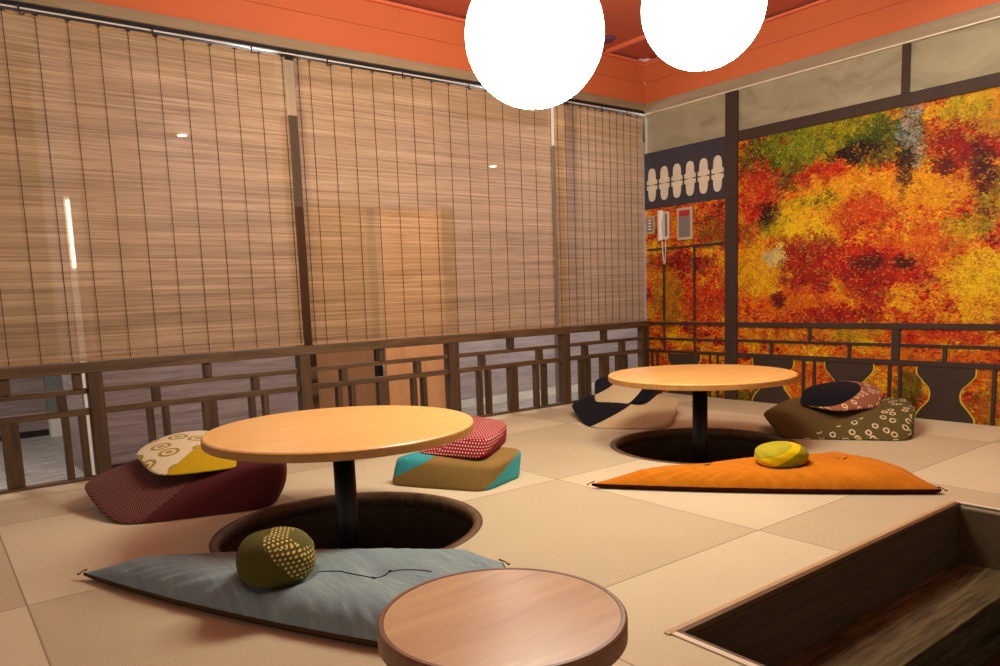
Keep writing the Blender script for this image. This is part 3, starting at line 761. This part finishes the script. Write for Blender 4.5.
# colours
MAR, MARD = srgb(86, 40, 42), srgb(60, 26, 30)
a, uv = fab('maroon cloth with dot weave')
k = seen_side(a, 130, 530, 196, 474, (0, .13))
a.col(a.mix(k, dots(a, uv, .0088, .22, cl(a, srgb(80, 38, 40), uv), srgb(168, 126, 108)), cl(a, srgb(82, 36, 38), uv))); M['c_maroon'] = a.m
a, uv = fab('cream flower and mustard cloth')
k = seen_side(a, 168, 474, 203, 444, (.13, .19))
fl_ = rings(a, a.map(uv, loc=(.02, .03, 0)), 9.5, .24, .36, cl(a, srgb(222, 208, 176), uv), srgb(158, 140, 52), srgb(168, 150, 60))
a.col(a.mix(k, fl_, cl(a, srgb(188, 154, 18), uv))); M['c_flower'] = a.m
a, uv = fab('olive and turquoise cloth')
k1 = seen_side(a, 396, 480, 434, 458, (.04, .11)); k2 = seen_side(a, 482, 492, 521, 458, (0, .10), (.0, .0, 0))
TEAL = cl(a, srgb(60, 158, 166), uv)
a.col(a.mix(k2, a.mix(k1, TEAL, cl(a, srgb(140, 112, 62), uv)), TEAL)); M['c_teal'] = a.m
a, uv = fab('red cloth with white diamonds')
k = seen_side(a, 482, 458, 502, 436, (.12, .16))
a.col(a.mix(k, dots(a, uv, .0115, .24, cl(a, srgb(150, 34, 44), uv), srgb(226, 196, 186)), cl(a, srgb(140, 30, 38), uv))); M['c_red'] = a.m
a, uv = fab('navy and ribbed cream cloth large')
k = seen_side(a, 600, 425, 630, 409, (.02, .08)); k3 = seen_side(a, 664, 430, 675, 404, (.0, .08))
CRM = stripes(a, uv, .006, .8, cl(a, srgb(196, 176, 138), uv), srgb(168, 148, 110))
NV = cl(a, srgb(12, 15, 24), uv)
a.col(a.mix(k, NV, CRM)); M['c_navy1'] = a.m
a, uv = fab('navy and ribbed cream cloth small')
k = seen_side(a, 598, 401, 614, 384, (.11, .17)); k2 = seen_side(a, 641, 406, 655, 388, (.11, .18))
CRM = stripes(a, uv, .005, .9, cl(a, srgb(206, 188, 150), uv), srgb(176, 158, 118)); NV = cl(a, srgb(12, 15, 24), uv)
a.col(a.mix(k2, a.mix(k, NV, CRM), NV)); M['c_navy2'] = a.m
a, uv = fab('moss cloth with tie dyed rings')
k = seen_side(a, 800, 442, 862, 402, (.0, .12))
BG = cl(a, srgb(88, 78, 42), uv)
uvw = a.vmath('ADD', uv, a.vmath('MULTIPLY', a.noise(uv, 60, 2, out='Color'), (.008, .008, 0)))
a.col(a.mix(k, cl(a, srgb(94, 74, 40), uv), rings(a, uvw, 19, .15, .27, BG, srgb(206, 186, 148)))); M['c_moss'] = a.m
a, uv = fab('navy and rosy brown ringed cloth')
k = seen_side(a, 833, 412, 860, 391, (.13, .19))
uvw = a.vmath('ADD', uv, a.vmath('MULTIPLY', a.noise(uv, 60, 2, out='Color'), (.008, .008, 0)))
a.col(a.mix(k, cl(a, srgb(12, 15, 24), uv), rings(a, uvw, 20, .15, .27, cl(a, srgb(146, 92, 66), uv), srgb(222, 192, 150)))); M['c_ring'] = a.m

cushion('floor_cushion', 'large maroon dotted floor cushion on the tatami left of the nearer table',
        [(122, 527, 0), (262, 508, 0), Vector((-3.08, -.74, 0)), Vector((-3.50, -.50, 0)), (83, 484, .085), (276, 469, .115), (276, 452, .12), (140, 460, .12)], M['c_maroon'], 0, grow=1.04, crease=.32, puff=.18)
cushion('small_cushion', 'mustard and cream flower patterned cushion on top of the maroon one',
        [(158, 476, .13), (240, 467, .128), (222, 455, .13), (160, 462, .13), (139, 454, .172), (206, 440, .185), (210, 432, .175), (158, 441, .18)], M['c_flower'], .118, grow=1.05, crease=.3, puff=.20)
cushion('floor_cushion', 'olive and turquoise floor cushion beside the nearer table under the red cushion',
        [(390, 485, 0), (482, 492, 0), (519, 477, 0), (448, 470, 0), (396, 458, .10), (492, 467, .085), (521, 449, .10), (450, 444, .11)], M['c_teal'], 0, grow=1.04, crease=.32, puff=.18)
cushion('small_cushion', 'red cushion with a white diamond pattern lying on the olive and turquoise one',
        [(418, 454, .108), (482, 459, .108), (505, 441, .115), (452, 440, .11), (428, 434, .17), (486, 440, .175), (505, 422, .19), (462, 414, .195)], M['c_red'], .098, grow=1.05, crease=.3, puff=.20)
cushion('floor_cushion', 'larger navy and cream floor cushion beside the farther table, lowest of its pair',
        [(590, 428, 0), (665, 429, 0), (668, 415, 0), (600, 416, 0), (573, 405, .06), (676, 401, .075), (660, 395, .08), (592, 395, .08)], M['c_navy1'], 0, grow=1.04, crease=.32, puff=.18)
cushion('small_cushion', 'navy and cream cushion resting on the larger navy and cream one',
        [(597, 402, .088), (641, 405, .088), (658, 395, .09), (612, 395, .09), (598, 381, .165), (652, 386, .16), (662, 379, .16), (606, 377, .175)], M['c_navy2'], .078, grow=1.05, crease=.3, puff=.20)
cushion('floor_cushion', 'moss green floor cushion with tie-dyed rings, behind the orange mat',
        [(786, 439, 0), (906, 441, 0), (908, 425, 0), (800, 420, 0), (762, 414, .08), (911, 411, .11), (905, 400, .12), (792, 399, .115)], M['c_moss'], 0, grow=1.04, crease=.36, puff=.16)
cushion('small_cushion', 'navy and rosy brown ringed cushion on top of the moss green one',
        [(798, 405, .118), (836, 413, .118), (881, 408, .118), (850, 398, .12), (803, 389, .18), (846, 393, .185), (881, 386, .185), (842, 380, .19)], M['c_ring'], .108, grow=1.06, crease=.2, puff=.22)

# ---- triangular quilted mats
def tri_mat(name, label, T, h, top, under, group, wr=26, bul=.03, tufts=(), seat=None):
    A, B, C = [Vector(p) for p in T]; c = (A + B + C) / 3
    t = thing(name, label, 'floor mat', c, group)
    N = 72
    def outline(s):                 # closed outline with gently bowed sides, s in 0..3
        i = int(s) % 3; q = s - int(s); p, r = [(A, B), (B, C), (C, A)][i]
        d = (r - p); n = Vector((d.y, -d.x, 0)).normalized()
        if n.dot((p + r) / 2 - c) < 0: n = -n
        return p + d * q + n * (bul * 4 * q * (1 - q))
    seg = 3 * N; rings_ = 30
    bm = bmesh.new(); grid = []
    out = [outline(3 * k / seg) for k in range(seg)]
    for j in range(rings_ + 1):
        f = j / rings_                       # 0 centre, 1 rim
        row = []
        for k in range(seg):
            p = c + (out[k] - c) * f
            e = 1 - f
            z = .018 + h * (1 - f ** 5.0) ** .60
            # pleats gathered along the hem
            s = k / seg * 3
            tip = min(abs(s - round(s)), .5)
            amp = math.exp(-((f - .88) / .07) ** 2) * .0045 + .0008 * math.exp(-((f - .6) / .25) ** 2)
            z += amp * math.sin(k * 1.45 + 2.0 * math.sin(k * .31)) * min(1, tip * 6)
            z += .004 * math.sin(p.x * 23 + p.y * 9) * (1 - f) + .003 * math.sin(p.y * 31 - p.x * 7) * (1 - f)
            dt = min((out[k] - q).length for q in (A, B, C))
            z = .018 + (z - .018) * min(1, .25 + dt * f * 3.0 + (1 - f) * 3)
            for q in tufts:
                z -= .009 * math.exp(-((p.x - q[0]) ** 2 + (p.y - q[1]) ** 2) / .0006) + .006 * math.exp(-((p.x - q[0]) ** 2 + (p.y - q[1]) ** 2) / .006)
            if seat and (p.x - seat[0]) ** 2 + (p.y - seat[1]) ** 2 < .125 ** 2:
                dd = math.hypot(p.x - seat[0], p.y - seat[1]); lim = seat[2] + max(0, dd - .07) * .8
                z = min(z, lim)
            row.append(bm.verts.new((p.x, p.y, z)))
        grid.append(row)
    for j in range(rings_):
        for k in range(seg):
            k2 = (k + 1) % seg; bm.faces.new((grid[j][k], grid[j + 1][k], grid[j + 1][k2], grid[j][k2]))
    bmesh.ops.remove_doubles(bm, verts=grid[0], dist=1e-4)
    bmesh.ops.recalc_face_normals(bm, faces=bm.faces[:])
    rim = [v.co.copy() for v in grid[-1]]
    o = obj('cover', bm, top, t, True); boxuv(o)
    # darker underside, showing as a band along the hem
    bm = bmesh.new(); r0 = [bm.verts.new(v) for v in rim]
    r1 = [bm.verts.new((v.x + (c.x - v.x) * -.003, v.y + (c.y - v.y) * -.003, .012)) for v in rim]
    r2 = [bm.verts.new((v.x + (c.x - v.x) * .04, v.y + (c.y - v.y) * .04, .0015)) for v in rim]
    cc = bm.verts.new((c.x, c.y, .0015))
    for k in range(seg):
        k2 = (k + 1) % seg
        bm.faces.new((r0[k], r1[k], r1[k2], r0[k2])); bm.faces.new((r1[k], r2[k], r2[k2], r1[k2])); bm.faces.new((r2[k], cc, r2[k2]))
    bmesh.ops.recalc_face_normals(bm, faces=bm.faces[:])
    obj('underside', bm, under, t, True)
    obj('piping', tube([Vector((v.x, v.y, v.z)) for v in rim], .0022, 6, True), under, t, True)
    for q, w in ((A, B), (B, A)):
        d = (q - w).normalized()
        s_ = Vector((d.y, -d.x, 0))
        obj('tassel', tube([q + Vector((0, 0, .018)) - d * .01, q + d * .006 + Vector((0, 0, .012)), q + d * .012 + s_ * .003 + Vector((0, 0, .006)), q + d * .018 + Vector((0, 0, .005))], [.0025, .0015, .002, .003], 6), M['tassel'], t, True)
    return t, c
M['tassel'] = plain('dark tassel thread', srgb(92, 50, 42), .8)
def m_quilt(name, c, c2, streak):
    a, uv = fab(name)
    n = a.noise(a.map(a.coord(), (46, 5, 5), (0, 0, .25)), 1.2, 4, .65, .5)
    n2 = a.noise(a.map(a.coord(), (260, 260, 20)), 1, 2)
    base = a.ramp(n, [(.3, c2), (.6, c), (.78, streak)])
    a.col(a.mix(.25, base, a.mix(n2, c2, streak)))
    return a.m
M['blue_cloth'] = m_quilt('slate blue linen', srgb(136, 158, 164), srgb(114, 138, 146), srgb(172, 188, 188))
M['orange_cloth'] = m_quilt('orange cotton', srgb(204, 124, 24), srgb(184, 104, 16), srgb(216, 138, 34))
M['brown_under'] = plain('brown underside cloth', srgb(84, 58, 38), .85, .1)
M['maroon_under'] = plain('dark maroon underside cloth', srgb(56, 22, 20), .85, .1)
bt = [F(372, 577, .08), F(390, 572, .08)]
tb, cb = tri_mat('triangular_mat', 'slate blue triangular quilted mat on the tatami in front of the nearer table',
        [F(84, 576, .01), F(503, 566, .01), Vector((-3.315, -2.43, .01))], .066, M['blue_cloth'], M['brown_under'], 'triangular quilted mats', bul=.035, tufts=[F(381, 574, .075)], seat=(*F(278, 580, .068)[:2], .0615))
to, co = tri_mat('triangular_mat', 'orange triangular quilted mat on the tatami in front of the farther table',
        [F(592, 486, .01), F(941, 492, .01), F(852, 462, .01)], .058, M['orange_cloth'], M['maroon_under'], 'triangular quilted mats', bul=.03, tufts=[F(709, 464, .07), F(843, 458, .065)], seat=(*F(781, 464, .07)[:2], .0600))
from mathutils.bvhtree import BVHTree
def stitch(parent, pts, z, r=.0014):
    cov = [c for c in parent.children if c.name.startswith('cover')][0]
    bv = BVHTree.FromPolygons([v.co + parent.location for v in cov.data.vertices], [tuple(p.vertices) for p in cov.data.polygons])
    P_ = []
    for (x0, y0), (x1, y1) in zip(pts, pts[1:]):
        for k in range(6):
            q = F(x0 + (x1 - x0) * k / 6, y0 + (y1 - y0) * k / 6, z)
            h = bv.ray_cast(Vector((q.x, q.y, 1)), Vector((0, 0, -1)))[0]
            if h: P_.append(h + Vector((0, 0, .0008)))
    obj('tuft_stitch', tube(P_, r, 6), M['cord'], parent, True)
stitch(tb, [(318, 575), (340, 573.5), (372, 577), (390, 572), (440, 576)], .075); stitch(tb, [(372, 577), (376, 578.5)], .075, .003)
stitch(tb, [(389, 571.5), (392, 572)], .075, .003)
stitch(to, [(705, 464), (712, 463)], .066, .0022); stitch(to, [(837, 460), (849, 457)], .062, .0022)

# ---- small ball cushions
def ball(name, label, c, rx, ry, rz, mat, dent=.14, twist=0.0, group='small round beanbags'):
    bm = bmesh.new(); bmesh.ops.create_icosphere(bm, subdivisions=6, radius=1)
    for v in bm.verts:
        p = v.co.copy(); az = math.atan2(p.y, p.x) + twist
        e = .78                                              # squarish, like a stuffed bag of four gores
        m = (abs(math.cos(az)) ** (2 / e) + abs(math.sin(az)) ** (2 / e)) ** (-e / 2)
        r = math.hypot(p.x, p.y) ** .86
        z = math.copysign(abs(p.z) ** .82, p.z)
        if r > 1e-6:
            s = r / math.hypot(p.x, p.y); p.x *= s * m; p.y *= s * m
        if z > 0: z -= dent * math.exp(-(r / .32) ** 2)
        z += .025 * math.cos(4 * az + 1.0) * r * max(0, z)
        ang = math.atan2(p.y, p.x)
        p.x *= 1 + .012 * math.sin(9 * z + 5 * ang); p.y *= 1 + .012 * math.sin(9 * z + 5 * ang)
        v.co = Vector((c[0] + p.x * rx, c[1] + p.y * ry, c[2] + max(z, -.92) * rz))
    o = obj(name, bm, mat, smooth=True); boxuv(o); tag(o, label, 'cushion', group)
    return o
a, uv = fab('moss green and gold dot cloth')
k1 = seen_side(a, 253, 545, 295, 592, (.19, .08)); k2 = seen_side(a, 280, 526, 322, 548, (.2, .14))
a.col(a.mix(k2, cl(a, srgb(96, 96, 50), uv), a.mix(k1, dots(a, uv, .0108, .28, cl(a, srgb(92, 88, 44), uv), srgb(226, 204, 128)), cl(a, srgb(84, 82, 36), uv)))); M['c_green'] = a.m
a, uv = fab('yellow and lime cloth')
k1 = seen_side(a, 750, 462, 786, 446, (.09, .14)); k2 = seen_side(a, 784, 472, 806, 449, (.08, .14))
a.col(a.mix(k2, a.mix(k1, cl(a, srgb(176, 168, 40), uv), cl(a, srgb(226, 196, 16), uv)), cl(a, srgb(150, 140, 22), uv))); M['c_yellow'] = a.m
G = F(278, 580, .068); bw = .079
ball('beanbag', 'moss green ball cushion with a gold dot panel on the blue mat', (G.x, G.y, .124), .090, .086, .066, M['c_green'], twist=.3)
G2 = F(781, 464, .07)
ball('beanbag', 'yellow and lime ball cushion on the orange mat', (G2.x, G2.y, .104), .096, .084, .046, M['c_yellow'], dent=.1, twist=.5)

# ================================================================= LIGHT
def light(kind, name, loc, energy, color, size=.1, rot=(0, 0, 0), spot=None, blend=.5):
    d = bpy.data.lights.new(name, kind); d.energy = energy; d.color = color
    if kind == 'AREA': d.shape = 'DISK'; d.size = size
    else: d.shadow_soft_size = size
    if kind == 'SPOT': d.spot_size = spot; d.spot_blend = blend
    o = bpy.data.objects.new(name, d); COL.objects.link(o); o.location = loc; o.rotation_euler = rot
    return o
WARM = (1, .92, .74)
light('SPOT', 'spot_blinds', (-1.9, -1.1, 2.2), 18, WARM, .08, (.0, 0, 0), 2.4, .8)  # ceiling spot out of view, added to brighten tables and blinds
light('SPOT', 'spot_mural', (-1.0, -2.3, 2.2), 30, WARM, .08, (0, math.radians(-40), 0), 1.9, .8)  # unseen spot added to brighten the mural wall
# corridor lamps
for x, y in ((-4.3, .9), (-2.4, .8), (-.7, .8), (1.0, .8)):
    light('POINT', 'corridor_light', (x, y, 1.7), 38, (1, .93, .88), .1)
light('POINT', 'corridor_light', (-4.2, 1.9, 1.2), 22, (1, .93, .85), .1)
# two recessed corridor downlights glimpsed through the reeds
me_ = NT('downlight glow'); e_ = me_.new('ShaderNodeEmission'); e_.inputs[0].default_value = (1, .95, .85, 1); e_.inputs[1].default_value = 14
me_.l.new(e_.outputs[0], me_.out.inputs[0])
for px, py, lab in ((182, 135, 'bright round corridor downlight glimpsed through the left bamboo blind'), (493, 166, 'bright round corridor downlight glimpsed through the middle bamboo blind')):
    q = F(px, py, 2.285)
    if q.y > YW:  # keep on the corridor side of the wall
        q = WY(px, py, YW - .08)
    dl = thing('corridor_downlight', lab, 'downlight', q, 'corridor downlights')
    zt = q.z
    obj('lens', lathe([(0, zt - .006), (.026, zt - .006), (.03, zt + .004), (0, zt + .004)], 24, q), me_.m, dl)
    obj('bezel', lathe([(.0305, zt - .004), (.036, zt - .004), (.036, zt + .01), (.0305, zt + .01), (.0305, zt - .004)], 24, q), M['white_post'], dl)
    obj('wall_arm', box(q.x - .008, q.x + .008, q.y + .036, YW - .0, zt, zt + .008), M['white_post'], dl)

W = bpy.data.worlds.new('World'); bpy.context.scene.world = W; W.use_nodes = True
W.node_tree.nodes['Background'].inputs[0].default_value = (1, .92, .78, 1)
W.node_tree.nodes['Background'].inputs[1].default_value = .35

# ================================================================= CAMERA
cd = bpy.data.cameras.new('Camera'); co_ = bpy.data.objects.new('Camera', cd); COL.objects.link(co_)
mt = Matrix(((RX.x, -RD.x, -RF.x, CAM.x), (RX.y, -RD.y, -RF.y, CAM.y), (RX.z, -RD.z, -RF.z, CAM.z), (0, 0, 0, 1)))
co_.matrix_world = mt
cd.sensor_width = 36; cd.lens = FPX / 1000 * 36; cd.shift_x = (500 - CX) / 1000; cd.shift_y = (CY - 333) / 1000
cd.clip_start = .05
sc = bpy.context.scene; sc.camera = co_
sc.view_settings.view_transform = 'Standard'; sc.view_settings.look = 'None'
